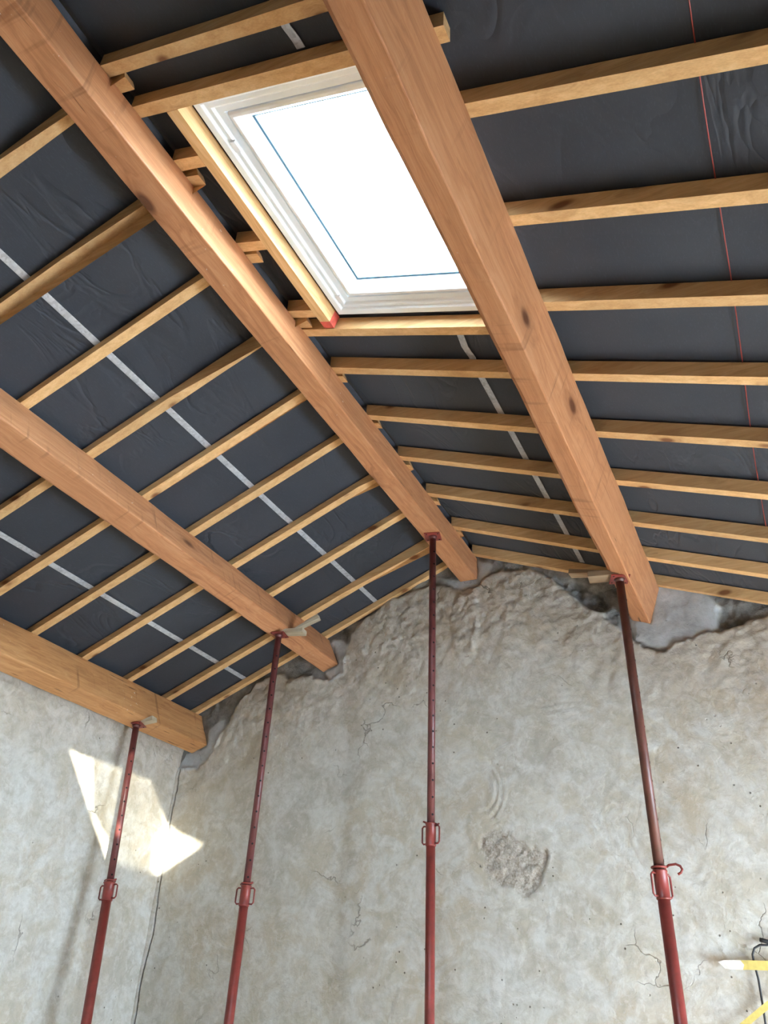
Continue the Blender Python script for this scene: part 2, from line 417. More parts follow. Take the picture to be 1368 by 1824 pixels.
DARK1 = [(-1.271, 2.813), (-1.122, 2.776), (-1.002, 2.706), (-0.888, 2.608), (-0.874, 2.546), (-0.935, 2.467), (-1.019, 2.525), (-1.095, 2.607), (-1.213, 2.721)]
DARK2 = [(-0.146, 2.368), (-0.022, 2.331), (-0.018, 2.257), (-0.111, 2.223), (-0.16, 2.246)]
RAISE = [(-2.028, 2.791), (-1.885, 2.791), (-1.866, 2.593), (-1.896, 2.272), (-2.056, 2.317), (-2.101, 2.582)]
PATCHES = [[(-4.533, 1.742), (-4.34, 1.783), (-4.342, 1.937), (-4.193, 2.02), (-4.195, 1.875), (-4.276, 1.694), (-4.43, 1.593), (-4.582, 1.613)],
 [(-3.187, 2.597), (-3.107, 2.366), (-3.23, 2.309), (-3.163, 2.213), (-3.052, 2.272), (-3.019, 2.523), (-3.115, 2.587)],
 [(-2.224, 3.005), (-2.017, 2.931), (-1.868, 2.928), (-1.879, 3.095), (-1.738, 3.016), (-1.884, 2.866), (-2.028, 2.841)],
 [(-0.752, 2.398), (-0.605, 2.34), (-0.506, 2.612), (-0.237, 2.538), (-0.137, 2.379), (-0.199, 2.224), (-0.407, 2.161), (-0.575, 2.147), (-0.714, 2.238)]]

def blur(a, k=1):
    for _ in range(k):
        p = np.pad(a, 1, mode='edge')
        a = (p[:-2, 1:-1] + p[2:, 1:-1] + p[1:-1, :-2] + p[1:-1, 2:] + 2 * p[1:-1, 1:-1]) / 6
    return a

xs = np.concatenate([np.linspace(-4.72, -4.60, 6)[:-1], np.arange(-4.60, -4.49, 0.003), np.arange(-4.49, 0.45, 0.0105), np.linspace(0.45, XWR + 0.06, 50)])
zs = np.concatenate([np.linspace(-H, -0.42, 24)[:-1], np.arange(-0.42, 1.5, 0.0115), np.arange(1.5, 3.26, 0.0095)])
X, Z = np.meshgrid(xs, zs, indexing='ij')
top = np.minimum(ZL - H + sL * X + HL / nL.z, ZR - H - sR * X + HR / nR.z) + 0.03
Zc = np.minimum(Z, top)
wx = X + 0.045 * fbm(X * 7, Z * 7, 5) + 0.012 * fbm(X * 34, Z * 34, 2); wz = Zc + 0.055 * fbm(X * 7 + 50, Z * 7 + 30, 5) + 0.016 * fbm(X * 31, Z * 31 + 7, 2)
wx2 = X + 0.012 * fbm(X * 30, Z * 30, 2); wz2 = Zc + 0.012 * fbm(X * 30 + 5, Z * 30 + 3, 2)
mort = inside(wx, wz, EDGE).astype(float)
chip = inside(wx2, wz2, CHIP).astype(float)
pat = np.zeros_like(mort)
for pp in PATCHES: pat = np.maximum(pat, inside(wx2, wz2, pp).astype(float))
dk = np.maximum(inside(wx, wz, DARK1), inside(wx, wz, DARK2)).astype(float)
rs = inside(wx2, wz2, RAISE).astype(float)
mb = blur(mort, 2); cb = blur(chip, 1); pb = blur(pat, 2); db = blur(dk, 3); rb = blur(rs, 2)
xc = -4.548 + 0.020 * fbm(Z * 2.2, Z * 0 + 4, 3) * 2 + 0.006 * fbm(Z * 30, Z * 0, 2)
crack = np.clip(1.6 - np.abs(X - xc) / 0.0042, 0, 1) * (Zc < 1.62)
Y = YG + 0 * X
Y += 0.016 * fbm(X * 1.1, Z * 1.1, 3)
Y += -0.006 * np.abs(fbm(X * 9, Z * 6, 3))
rough_up = np.clip((Zc + 0.28 * np.abs(X + 1.6) - 1.9) / 0.9, 0, 1) * (1 - mb)
Y += rough_up * 0.017 * fbm(X * 16, Z * 16, 5)
Y += mb * (0.030 + 0.030 * fbm(X * 8, Z * 8, 4))
Y += db * 0.055 * (1 + fbm(X * 12, Z * 12, 3))
Y += pb * (-0.012) - pb * mb * 0.020 * fbm(X * 8, Z * 8, 4)
Y += cb * (0.011 + 0.012 * fbm(X * 40, Z * 40, 3))
Y += -rb * (0.012 + 0.014 * fbm(X * 25, Z * 25, 3))
Y += crack * 0.03
r_ = np.hypot(X + 1.87, (Z - 1.28) * 0.75)      # trowel arcs in the plaster
Y += -0.0030 * np.cos(r_ * 2 * np.pi / 0.042 + 2 * fbm(X * 3, Z * 3, 2)) * np.exp(-((r_ - 0.13) / 0.07) ** 2) * np.clip((X + 1.95) / 0.15, 0, 1)
ms = np.exp(-((X + 1.38) / 0.24) ** 2 - ((Z - 1.80) / 0.13) ** 2)
Y += -0.0028 * ms * (0.5 + fbm(X * 5, Z * 5 + 3, 2)) * np.cos(Z * 2 * np.pi / 0.056 + X * 5 + 7 * fbm(X * 4, Z * 4, 3))
Y += -0.022 / (1 + np.exp(-(X + 2.90 - 0.05 * fbm(Z * 2, Z * 0 + 3, 2)) / 0.035))
corner = np.clip((-4.40 - X) / 0.17, 0, 1)
Y += -corner ** 2 * 0.02
so = [(XWL - .35, -H), (XWR + .3, -H), (XWR + .3, None), (XM, None), (XWL - .35, None)]
so = [(x, z if z is not None else float(min(ZL - H + sL * x + HL / nL.z, ZR - H - sR * x + HR / nR.z)) + .03) for x, z in so]
so = [so[0], so[1], so[2], so[3], so[3], so[4]]
sv = [(x, yy, z) for yy in (YG + .11, YG + .35) for x, z in so]
sf = [(0, 1, 2, 3), (0, 3, 4, 5), (6, 7, 8, 9), (6, 9, 10, 11)] + [(i, (i + 1) % 6, (i + 1) % 6 + 6, i + 6) for i in range(6) if i != 3]
g = grid_mesh('wall_gable', np.stack([X, Y, Zc], -1), M_PLASTER, (0, 0, H),
              dict(mortar=mb * (1 - pb), chip=np.maximum(cb, rb * 0.35), patch=pb, crack=crack, rough=rough_up), slab=(np.array(sv, float), np.array(sf)))
tag(g, kind='structure')

ys = np.concatenate([np.linspace(YB, 2.6, 60)[:-1], np.arange(2.6, 5.34, 0.014)])
z2 = np.concatenate([np.linspace(-H, -0.45, 16)[:-1], np.arange(-0.45, 2.02, 0.014)])
Yy, Zz = np.meshgrid(ys, z2, indexing='ij')
Xx = XWL + 0.018 * fbm(Yy * 1.3 + 40, Zz * 1.3, 3) + 0.005 * np.abs(fbm(Yy * 9, Zz * 6 + 8, 3))
Xx += np.clip((Zz - 1.2) / 0.5, 0, 1) * 0.010 * fbm(Yy * 18, Zz * 18, 4)
zero = np.zeros_like(Xx)
w2 = grid_mesh('wall_left', np.stack([Xx, Yy, Zz], -1), M_PLASTER, (0, 0, H), dict(mortar=zero, chip=zero, patch=zero, crack=zero, rough=np.clip((Zz - 1.1) / 0.6, 0, 1)),
    slab=(np.array([(x, y, z) for x in (XWL - .06, XWL - .35) for y, z in ((YB - .3, -H), (YG + .3, -H), (YG + .3, 2.02), (YB - .3, 2.02))], float),
          np.array([(0, 1, 2, 3), (4, 5, 6, 7), (0, 1, 5, 4), (1, 2, 6, 5), (2, 3, 7, 6), (3, 0, 4, 7)])))
tag(w2, kind='structure')

def wall_with_opening(name, p, q, opening):
    """straight wall as boxes round an opening; p,q: corner boxes; opening in wall axis"""
    bm = bmesh.new()
    (x0, y0, z0), (x1, y1, z1) = p, q
    a0, a1, b0, b1 = opening
    if x1 - x0 > y1 - y0:
        add_box(bm, (x0, y0, z0), (a0, y1, z1)); add_box(bm, (a1, y0, z0), (x1, y1, z1))
        add_box(bm, (a0, y0, b1), (a1, y1, z1))
        if b0 > z0: add_box(bm, (a0, y0, z0), (a1, y1, b0))
    else:
        add_box(bm, (x0, y0, z0), (x1, a0, z1)); add_box(bm, (x0, a1, z0), (x1, y1, z1))
        add_box(bm, (x0, a0, b1), (x1, a1, z1))
        if b0 > z0: add_box(bm, (x0, a0, z0), (x1, a1, b0))
    return tag(mesh_obj(name, bm, M_PLASTER), kind='structure')
wall_with_opening('wall_right', (XWR, YB, 0), (XWR + 0.3, YG + 0.3, 3.25), (2.3, 4.7, 0.25, 1.65))  # unseen opening, placed and sized for the light it lets in
# back gable wall
bm = bmesh.new()
def prism_xz(bm, poly, y0, y1):
    a = [bm.verts.new((x, y0, z)) for x, z in poly]; b = [bm.verts.new((x, y1, z)) for x, z in poly]
    bm.faces.new(a); bm.faces.new(b)
    n = len(poly)
    for i in range(n): bm.faces.new((a[i], a[(i + 1) % n], b[(i + 1) % n], b[i]))
def roofz(x): return min(ZL + sL * x + HL / nL.z, ZR - sR * x + HR / nR.z) + 0.03
prism_xz(bm, [(XWL - .3, 0), (XWR + .3, 0), (XWR + .3, roofz(XWR + .3)), (XR, roofz(XM)), (XWL - .3, roofz(XWL - .3))], YB - 0.3, YB)
tag(mesh_obj('wall_back', bm, M_PLASTER), kind='structure')

# ------------------------------------------------------------------ roofing membrane (ceiling)
WX0, WX1, WY0, WY1 = -1.642, -0.578, 1.216, 2.497      # skylight opening
def sheet(name, P, x0, x1, y0, y1, d, hole=None, seed=0):
    gx = list(np.linspace(x0, x1, 90)); gy = list(np.linspace(y0, y1, 200))
    if hole:
        gx = sorted(set([v for v in gx if min(abs(v - hole[0]), abs(v - hole[1])) > 0.012] + [hole[0], hole[1]]))
        gy = sorted(set([v for v in gy if min(abs(v - hole[2]), abs(v - hole[3])) > 0.012] + [hole[2], hole[3]]))
    gx = np.array(gx); gy = np.array(gy)
    A, B = np.meshgrid(gx, gy, indexing='ij')
    D = d + 0.005 + 0.008 * np.maximum(fbm(A * 1.2 + seed, B * 2.5, 3) + 0.5, 0) + 0.003 * np.abs(fbm(A * 5 + seed, B * 3, 2))
    if hole: 
        e = np.maximum(np.maximum(hole[0] - A, A - hole[1]), np.maximum(hole[2] - B, B - hole[3]))
        D = np.where(e < 0.02, d + 0.003, D)
    n = nL if P is LP else nR
    z = (ZL + sL * A) if P is LP else (ZR - sR * A)
    pts = np.stack([A + n.x * D, B, z + n.z * D], -1)
    keep = None
    if hole:
        cx_ = (gx[:-1] + gx[1:]) / 2; cy_ = (gy[:-1] + gy[1:]) / 2
        CA, CB = np.meshgrid(cx_, cy_, indexing='ij')
        keep = ~((CA > hole[0]) & (CA < hole[1]) & (CB > hole[2]) & (CB < hole[3]))
    o = grid_mesh(name, pts, M_MEM, (0, 0, 0), None, keep)
    s = o.modifiers.new('thickness', 'SOLIDIFY'); s.thickness = 0.05
    s.offset = 1.0 if o.data.polygons[0].normal.z > 0 else -1.0
    return tag(o, kind='structure')
sheet('ceiling', LP, XWL - 0.35, XM + 0.035, YB - 0.3, YG + 0.35, HL)
sheet('ceiling', RP, XM - 0.045, XWR + 0.35, YB - 0.3, YG + 0.35, HR, (WX0, WX1, WY0, WY1), 9)

# ------------------------------------------------------------------ roof beams
def beam(name, prof, mat, label, group, wane=0.006, seed=0, wanes=None):
    """prof: corners (x, z) clockwise from top-right: tr, br, bl, tl"""
    c = [Vector((x, z + H)) for x, z in prof]
    n = len(c); y0, y1 = YB + 0.01, 5.40
    cx0 = sum(v.x for v in c) / 4; cz0 = sum(v.y for v in c) / 4
    st = frange(y0, y1, 260); bm = bmesh.new(); rings = []
    for k, y in enumerate(st):
        ring = []
        for i, v in enumerate(c):
            w = wane
            if wanes and i in wanes: w = wanes[i] * (0.75 + 0.9 * (float(fbm(np.array(y * 1.6 + seed), np.array(i * 3.3), 3)) + 0.25))
            w = max(0.003, w)
            a = (c[i - 1] - v).normalized(); b = (c[(i + 1) % n] - v).normalized()
            for t in (v + a * w, v + a * w * 0.3 + b * w * 0.3, v + b * w):
                dx = 0.0035 * float(fbm(np.array(y * 3.0 + seed * 7), np.array(i * 5.1), 3))
                ring.append(bm.verts.new((t.x + dx - cx0, y - y0, t.y + dx - cz0)))
        rings.append(ring)
    m = len(rings[0])
    for k in range(len(rings) - 1):
        for i in range(m):
            f = bm.faces.new((rings[k][i], rings[k][(i + 1) % m], rings[k + 1][(i + 1) % m], rings[k + 1][i]))
    bm.faces.new(rings[0]); bm.faces.new(rings[-1])
    o = mesh_obj(name, bm, mat, loc=(cx0, y0, cz0))
    return tag(o, label, 'beam', group)
def rect_prof(tr, h, w, s):
    ph = math.atan(s); n = Vector((math.sin(ph), -math.cos(ph))); u = Vector((-math.cos(ph), -math.sin(ph)))
    tr = Vector(tr); br = tr + n * h; bl = br + u * w; tl = tr + u * w
    return [tuple(p) for p in (tr, br, bl, tl)]
GB = 'heavy roof beams running towards the gable wall'
beam('roof_beam', rect_prof((-4.4664, 2.0772), .292, .150, sL), M_PLATE, 'lowest heavy roof beam, white-spattered timber resting along the top of the left wall', GB, seed=1)
beam('roof_beam', rect_prof((-3.2202, 2.6064), .246, .147, sL), M_BEAM, 'heavy roof beam halfway up the left slope, with dark saw marks on its side', GB, seed=2, wanes={2: 0.012})
beam('roof_beam', rect_prof((-1.8719, 3.1172), .200, .145, 0), M_BEAM, 'orange-brown ridge beam at the peak of the roof, skylight just right of it', GB, seed=3)
beam('roof_beam', rect_prof((-.5092, 2.5951), .279, .139, -sR), M_BEAM, 'heavy beam on the right slope, passing in front of the right edge of the skylight', GB, seed=4, wanes={2: 0.028})

# ------------------------------------------------------------------ rafters
def rafter(name, poly, y, w, label, group, cat='rafter', mat=None, shift=0.0):
    """poly: (x, z) outline in the roof's cross section, extruded along y; shift: y drift from first to last x"""
    xs_ = [p[0] for p in poly]; x0, x1 = min(xs_), max(xs_)
    cz0 = sum(p[1] for p in poly) / len(poly)
    bm = bmesh.new(); n = len(poly)
    # subdivide long edges for slight waviness
    pts = []
    for i in range(n):
        a, b = poly[i], poly[(i + 1) % n]; L = math.hypot(b[0] - a[0], b[1] - a[1]); m = max(1, int(L / 0.12))
        for k in range(m): pts.append((a[0] + (b[0] - a[0]) * k / m, a[1] + (b[1] - a[1]) * k / m))
    A, B = [], []
    for px, pz in pts:
        t = (px - x0) / (x1 - x0); s = shift * t
        e = 0.0025 * float(fbm(np.array(px * 2.1 + y * 9), np.array(y * 3.7), 2)); e2 = 0.003 * float(fbm(np.array(px * 3.1 + y * 5), np.array(y * 7.7 + 9), 2))
        A.append(bm.verts.new((px - x0, s + e, pz - cz0 + e2 * 0.5))); B.append(bm.verts.new((px - x0, w + s + e2, pz - cz0 + e * 0.5)))
    fa = bm.faces.new(A); fb = bm.faces.new(B); m = len(pts)
    for i in range(m): bm.faces.new((A[i], A[(i + 1) % m], B[(i + 1) % m], B[i]))
    bmesh.ops.triangulate(bm, faces=[fa, fb])
    o = mesh_obj(name, bm, mat or M_RAFT, loc=(x0, y, cz0))
    return tag(o, label, cat, group)
def Lz(x): return ZL + sL * x
def Rz(x): return ZR - sR * x
tL, tR = HL / nL.z, HR / nR.z
ordn = ['first', 'second', 'third', 'fourth', 'fifth', 'sixth', 'seventh', 'eighth', 'ninth', 'tenth', 'eleventh', 'twelfth', 'thirteenth']
GL = 'pine rafters on the left slope'
left_y = [5.262, 4.869, 4.397, 3.909, 3.421, 2.949, 2.467, 1.986, 1.514, 1.036]
xe = XWL - 0.02
for i, y in enumerate(left_y):
    tail = -1.80 if i >= 6 else -1.84
    poly = [(xe, Lz(xe)), (-2.0, Lz(-2.0)), (-1.96, Lz(-1.96) - 0.012), (-1.875, Rz(-1.875)), (tail, Rz(tail)), (tail - 0.012, Rz(tail) + 0.035), (tail - 0.03, Rz(tail) + tR - 0.004), (XM, Lz(XM) + tL), (xe, Lz(xe) + tL)]
    if i == 0: poly = [(xe, Lz(xe)), (-1.955, Lz(-1.955)), (-1.955, Lz(-1.955) + tL), (xe, Lz(xe) + tL)]
    lab = ('pine rafter on the left slope lying against the gable wall' if i == 0 else
           f'pine rafter on the left slope, {ordn[i]} counted from the gable wall' + (', nearest to the viewer' if i == 9 else ''))
    rafter('rafter', poly, y, 0.058 if i else 0.045, lab, GL)
GRM = 'pine rafters between ridge beam and right beam'
mid = [(5.235, 'against the gable wall', .04), (4.775, 'second counted from the gable wall', .05), (4.280, 'third counted from the gable wall', .04), (3.800, 'fourth counted from the gable wall', .05), (3.333, 'fifth counted from the gable wall', .04), (2.868, 'nearest to the skylight', .012)]
def rpoly(x0, x1, d=0.0): return [(x0, Rz(x0)), (x1, Rz(x1)), (x1, Rz(x1) + tR), (x0, Rz(x0) + tR)]
for y, t, sh in mid:
    rafter('rafter', rpoly(-1.885, -0.56), y, 0.055, 'pine rafter between the ridge beam and the right-hand beam, ' + t, GRM, shift=sh)
rafter('rafter', rpoly(-1.885, -0.56), 0.971, 0.052, 'uppermost pine rafter above the skylight, between ridge beam and right-hand beam', GRM)
GS = 'short rafter stubs beside the skylight'
for y, t in ((1.426, 'upper'), (1.911, 'middle'), (2.391, 'lower')):
    rafter('rafter', rpoly(-1.885, -1.727), y, 0.056, f'short pine rafter stub left of the skylight, {t} of the three', GS)
GR = 'pine rafters on the right of the right-hand beam'
rt = [5.252, 4.819, 4.340, 3.848, 3.362, 2.880, 2.391, 1.911, 1.426]
for i, y in enumerate(rt):
    lab = ('pine rafter right of the right-hand beam, lying against the gable wall' if i == 0 else
           f'pine rafter right of the right-hand beam, {ordn[i]} from the gable wall')
    rafter('rafter', rpoly(-0.545, XWR + 0.05), y, 0.056 if i else 0.035, lab, GR)
# trimmers round the skylight
rafter('trimmer_beam', rpoly(-1.885, -0.478), 1.158, 0.054, 'upper pine trimmer along the top edge of the skylight, end poking past the right-hand beam', 'skylight trimmers', 'trimmer')
rafter('trimmer_beam', rpoly(-1.885, -0.56), 2.540, 0.056, 'lower pine trimmer under the skylight, sunlit on its upper side', 'skylight trimmers', 'trimmer')
def jack(x0, x1, y0, y1, d1, name, label, redtip):
    bm = bmesh.new()
    L = y1 - y0; O = RP(x0, y0, 0)
    def seg(a, b, mat):
        vs = []
        for yy in (a, b):
            for x, d in ((x0, 0.001), (x1, 0.001), (x1, d1), (x0, d1)): vs.append(bm.verts.new(RP(x, yy, d) - O))
        for f in ((0, 1, 5, 4), (1, 2, 6, 5), (2, 3, 7, 6), (3, 0, 4, 7), (0, 1, 2, 3), (4, 5, 6, 7)):
            bm.faces.new([vs[i] for i in f]).material_index = mat
    seg(y0, y1 - (0.05 if redtip else 0), 0)
    if redtip: seg(y1 - 0.05, y1, 1)
    o = mesh_obj(name, bm, [M_RAFTY, M_REDEND], loc=O)
    return tag(o, label, 'trimmer')
jack(-1.727, -1.665, 1.214, 2.532, HR, 'trimmer_beam', 'pine trimmer down the left side of the skylight, red painted end', True)['group'] = 'skylight trimmers'

# ------------------------------------------------------------------ skylight
sky_root = empty('window_1', RP((WX0 + WX1) / 2, (WY0 + WY1) / 2, 0.05)); tag(sky_root, kind='structure')
IN = 0.0
def ring(name, x0, x1, y0, y1, steps, mat, parent, bev=0.003):
    """steps: closed profile [(inset, d)] swept round the rectangle with mitred corners"""
    O = Vector(sky_root.location) if parent is sky_root else Vector((0, 0, 0))
    bm = bmesh.new(); rings = []
    for ins, d in steps:
        rings.append([bm.verts.new(RP(x, y, d) - Vector(sky_root.location)) for x, y in
                      ((x0 + ins, y0 + ins), (x1 - ins, y0 + ins), (x1 - ins, y1 - ins), (x0 + ins, y1 - ins))])
    n = len(rings)
    for i in range(n):
        a, b = rings[i], rings[(i + 1) % n]
        for k in range(4): bm.faces.new((a[k], a[(k + 1) % 4], b[(k + 1) % 4], b[k]))
    o = mesh_obj(name, bm, mat, parent)
    bv = o.modifiers.new('bevel', 'BEVEL'); bv.width = bev; bv.segments = 2; bv.limit_method = 'ANGLE'
    return o
fr = ring('outer_frame', WX0, WX1, WY0, WY1, [(0, .060), (.034, .060), (.040, .074), (.062, .070), (.070, .084), (.100, .086), (.100, .18), (0, .18)], M_PVC, sky_root)
sa = ring('sash', WX0 + .106, WX1 - .106, WY0 + .106, WY1 - .106, [(0, .090), (.008, .080), (.022, .080), (.060, .132), (.060, .17), (0, .17)], M_SASH, sky_root)
ring('gasket', WX0 + .166, WX1 - .166, WY0 + .166, WY1 - .166, [(-.002, .136), (.010, .140), (.010, .154), (-.002, .154)], M_BEAD, sky_root, 0.001)
bm = bmesh.new()
vs = []
for d in (.155, .161):
    for x, y in ((WX0 + .164, WY0 + .164), (WX1 - .164, WY0 + .164), (WX1 - .164, WY1 - .164), (WX0 + .164, WY1 - .164)):
        vs.append(bm.verts.new(RP(x, y, d) - Vector(sky_root.location)))
bm.faces.new(vs[:4])
bm.verts.ensure_lookup_table()
for v in vs[4:]: bm.verts.remove(v)
mesh_obj('glass_pane', bm, M_GLASS, sky_root)
# hinge clips on the frame
for yy in (WY0 + .22, WY1 - .13):
    bm = bmesh.new()
    add_box(bm, (0, 0, 0), (.03, .05, .012)); o = mesh_obj('hinge_clip', bm, M_PVC, sky_root, loc=RP(WX0 + .045, yy, .064) - Vector(sky_root.location))
    o.rotation_euler = (0, math.atan(sR), 0)
# added sheet outside the pane, shaped to dim the middle of the sun patch
D_OUT = 0.19
def back_to_roof(p):
    p = Vector(p) + Vector((0, 0, H)); n = nR; q0 = RP(0, 0, D_OUT)
    t = (q0 - p).dot(n) / (-SUN_DIR).dot(n); return p - SUN_DIR * t
film = [(-4.57, 4.336, 1.44), (-4.57, 5.062, 1.44), (-4.57, 5.252, 1.157), (-4.57, 5.16, 1.012), (-4.57, 5.227, 0.74), (-4.57, 4.80, 0.74), (-4.57, 4.653, 0.948), (-4.57, 4.44, 1.101)]
bm = bmesh.new(); bm.faces.new([bm.verts.new(back_to_roof(p) - Vector(sky_root.location)) for p in film])
tag(mesh_obj('sun_dim_sheet', bm, M_SUNDIM, sky_root), 'added sheet dimming the sun through the pane')

# ------------------------------------------------------------------ galvanised straps and red cord under the membrane
def strap(P, x, y0, y1, w, h, label, kinks=()):
    O = P(x, y0, h); bm = bmesh.new(); st = frange(y0, y1, 60); rows = []
    for y in st:
        k = sum(a * math.exp(-((y - yk) / 0.04) ** 2) for yk, a in kinks)
        s = sum(a * 0.5 * math.tanh((y - yk) / 0.03) for yk, a in kinks) * 0
        row = []
        for dx, d in ((-w / 2, .004), (-w / 2, .0015), (-w / 2 + .006, .0008), (w / 2 - .006, .0008), (w / 2, .0015), (w / 2, .004)):
            row.append(bm.verts.new(P(x + dx + k + s, y, h + d) - O))
        rows.append(row)
    for a, b in zip(rows, rows[1:]):
        for i in range(6): bm.faces.new((a[i], a[(i + 1) % 6], b[(i + 1) % 6], b[i]))
    bm.faces.new(rows[0]); bm.faces.new(rows[-1])
    return tag(mesh_obj('metal_strip', bm, M_GALV, loc=O), label, 'metal strip', 'galvanised strips under the roofing membrane')
strap(LP, -2.741, -1.5, 5.28, .034, HL, 'galvanised metal strip across the rafters between ridge beam and middle left beam', ((3.9, .004),))
strap(LP, -3.975, -1.5, 5.28, .036, HL, 'galvanised metal strip across the rafters just above the left wall beam')
strap(RP, -1.049, 2.60, 5.25, .036, HR, 'galvanised metal strip running from the skylight trimmer down to the gable wall', ((2.70, .012), (2.86, .010)))
strap(RP, -1.052, -0.5, 1.150, .036, HR, 'short bent length of galvanised metal strip above the skylight', ((1.06, -.012),))
bm = bmesh.new(); O = RP(.177, -0.5, HR)
add_tube(bm, [RP(.177 + .004 * math.sin(y * 3.1), y, HR + 0.000 - .003 * abs(math.sin(y * 6.5))) - O for y in frange(-0.5, 5.28, 90)], .0022, 6)
tag(mesh_obj('cord', bm, M_REDLINE, loc=O), 'thin dark red cord stretched under the membrane at right', 'cord')

# ------------------------------------------------------------------ adjustable steel props
def prop(topv, basev, zc0, zc1, r_in, r_out, spin, inner_mat, label, hook='disc', plate_rot=0.0, holes=True):
    T = Vector(topv) + Vector((0, 0, H)); B = Vector(basev) + Vector((0, 0, H)); B.z = 0
    d = T - B; L = d.length; rot = d.to_track_quat('Z', 'Y')
    root = empty('steel_prop', B); root.rotation_mode = 'QUATERNION'
    # spin so that local X faces world X
    root.rotation_quaternion = d.normalized().rotation_difference(Vector((0, 0, 1))).inverted()
    tag(root, label, 'prop', 'red steel props holding up the beams')
    c0, c1 = (zc0 + H) / d.normalized().z, (zc1 + H) / d.normalized().z     # collar bottom and top along the axis
    bm = bmesh.new(); add_box(bm, (-.06, -.06, 0), (.06, .06, .006)); bmesh.ops.bevel(bm, geom=bm.edges[:], offset=.002, segments=1)
    mesh_obj('base_plate', bm, M_OUT, root)
    bm = bmesh.new(); add_tube(bm, [(0, 0, .006), (0, 0, c0 + .01)], r_out, 28); mesh_obj('outer_tube', bm, M_OUT, root)
    bm = bmesh.new(); add_tube(bm, [(0, 0, c1 - .01), (0, 0, L - .010)], r_in, 28)
    add_tube(bm, [(0, 0, L - .028), (0, 0, L - .012), (0, 0, L - .006)], [r_in, r_in * 1.12, r_in * 1.3], 24)
    if holes:
        z = c1 + .045; k = 0
        cr = Vector((0 - B.x, 0 - B.y, 0)).normalized()
        while z < L - .10:
            for s in (1, -1):
                a = math.atan2(cr.y, cr.x) + holes * s + (0 if s > 0 else 0)
                if s < 0: a += math.pi
                n = Vector((math.cos(a), math.sin(a), 0)); c = n * (r_in - .003) + Vector((0, 0, z))
                add_tube(bm, [c, c + n * .0036], .0068, 10, mat=1)
            z += .1
    mesh_obj('inner_tube', bm, [inner_mat, M_HOLE], root)
    Rz_ = Matrix.Rotation(plate_rot, 4, 'Z')
    bm = bmesh.new(); add_box(bm, (-.058, -.058, L - .006), (.058, .058, L), M=Rz_); bmesh.ops.bevel(bm, geom=bm.edges[:], offset=.002, segments=1)
    for sx in (-1, 1):
        for sy in (-1, 1):
            p = Rz_ @ Vector((sx * .042, sy * .042, L - .0066)); add_tube(bm, [p, p + Vector((0, 0, .0007))], .006, 10, mat=1)
    mesh_obj('top_plate', bm, [M_OUT, M_HOLE], root)
    # collar nut with rims
    rc = r_out * 1.13
    bm = bmesh.new(); add_tube(bm, [(0, 0, c0), (0, 0, c0 + .006), (0, 0, c0 + .008), (0, 0, c1 - .010), (0, 0, c1 - .008), (0, 0, c1)], [rc * .95, rc * 1.05, rc, rc, rc * 1.08, rc * 1.05], 28)
    col = mesh_obj('collar_nut', bm, M_OUT, root)
    for s in (-1, 1):
        bm = bmesh.new(); q = []
        a = spin; ux = Vector((math.cos(a), math.sin(a), 0)) * s
        r0 = rc * .96; ro = rc + .030; h0, h1 = c0 + .016, c1 - .018
        for (rr_, hh) in ((r0, h0), (ro - .010, h0 - .002), (ro, h0 + .008), (ro, h1 - .008), (ro - .010, h1 + .002), (r0, h1)):
            q.append(ux * rr_ + Vector((0, 0, hh)))
        add_tube(bm, q, .0052, 10); mesh_obj('handle', bm, M_OUT, col)
    bm = bmesh.new()
    if hook == 'disc':
        add_tube(bm, [(math.cos(t) * rc * 1.0, math.sin(t) * rc * 1.0, c1 + .010) for t in [2 * math.pi * k / 24 for k in range(24)]], .0045, 8, closed=True)
        e = Vector((math.cos(spin), math.sin(spin), 0))
        add_tube(bm, [e * rc * -1.30 + Vector((0, 0, c1 + .004)), e * rc * 1.35 + Vector((0, 0, c1 + .016))], .006, 10)
    elif hook == 'pin':
        e = Vector((1, -.15, 0)).normalized()
        add_tube(bm, [e * -.052 + Vector((0, 0, c1 + .012)), e * -.03 + Vector((0, 0, c1 + .002)), e * .03 + Vector((0, 0, c1 - .006)), e * .052 + Vector((0, 0, c1 - .012)), e * .056 + Vector((0, 0, c1 - .004))], .0055, 10)
    else:
        q = [(math.cos(t) * rc * 1.08, math.sin(t) * rc * 1.08, c1 + .012) for t in [math.pi * (1.05 + 0.9 * k / 16) for k in range(-14, 17)]]
        e = Vector(q[-1]); q += [(.050, -.022, c1 + .018), (.085, -.020, c1 + .022), (.105, -.020, c1 + .012), (.112, -.020, c1 - .004), (.104, -.020, c1 - .018), (.088, -.020, c1 - .026)]
        add_tube(bm, q, .0062, 10)
    mesh_obj('locking_pin', bm, M_OUT, root)
    return root
prop((-4.445, 4.577, 1.768), (-4.039, 4.357, -1.6), .518, .635, .0245, .032, 0.15, M_INN, 'red steel prop nearest the left wall, partly sunlit, under the lowest beam', 'disc', .3, .25)
prop((-3.201, 4.563, 2.336), (-3.226, 4.563, -1.6), .489, .612, .0235, .029, 0.15, M_INN, 'red steel prop with white wedges on top, second from the left wall', 'disc', .2, .15)
prop((-1.940, 4.547, 2.9165), (-1.920, 4.547, -1.6), .801, .931, .0235, .027, -0.2, M_INN, 'tallest red steel prop, standing under the ridge beam', 'pin', .25, .45)
prop((-.669, 4.577, 2.345), (-.627, 4.448, -1.6), .507, .645, .0265, .0305, 0.95, M_INN2, 'rightmost red steel prop with a hooked pin, brown rusted upper tube', 'hook', .35, 1.5)

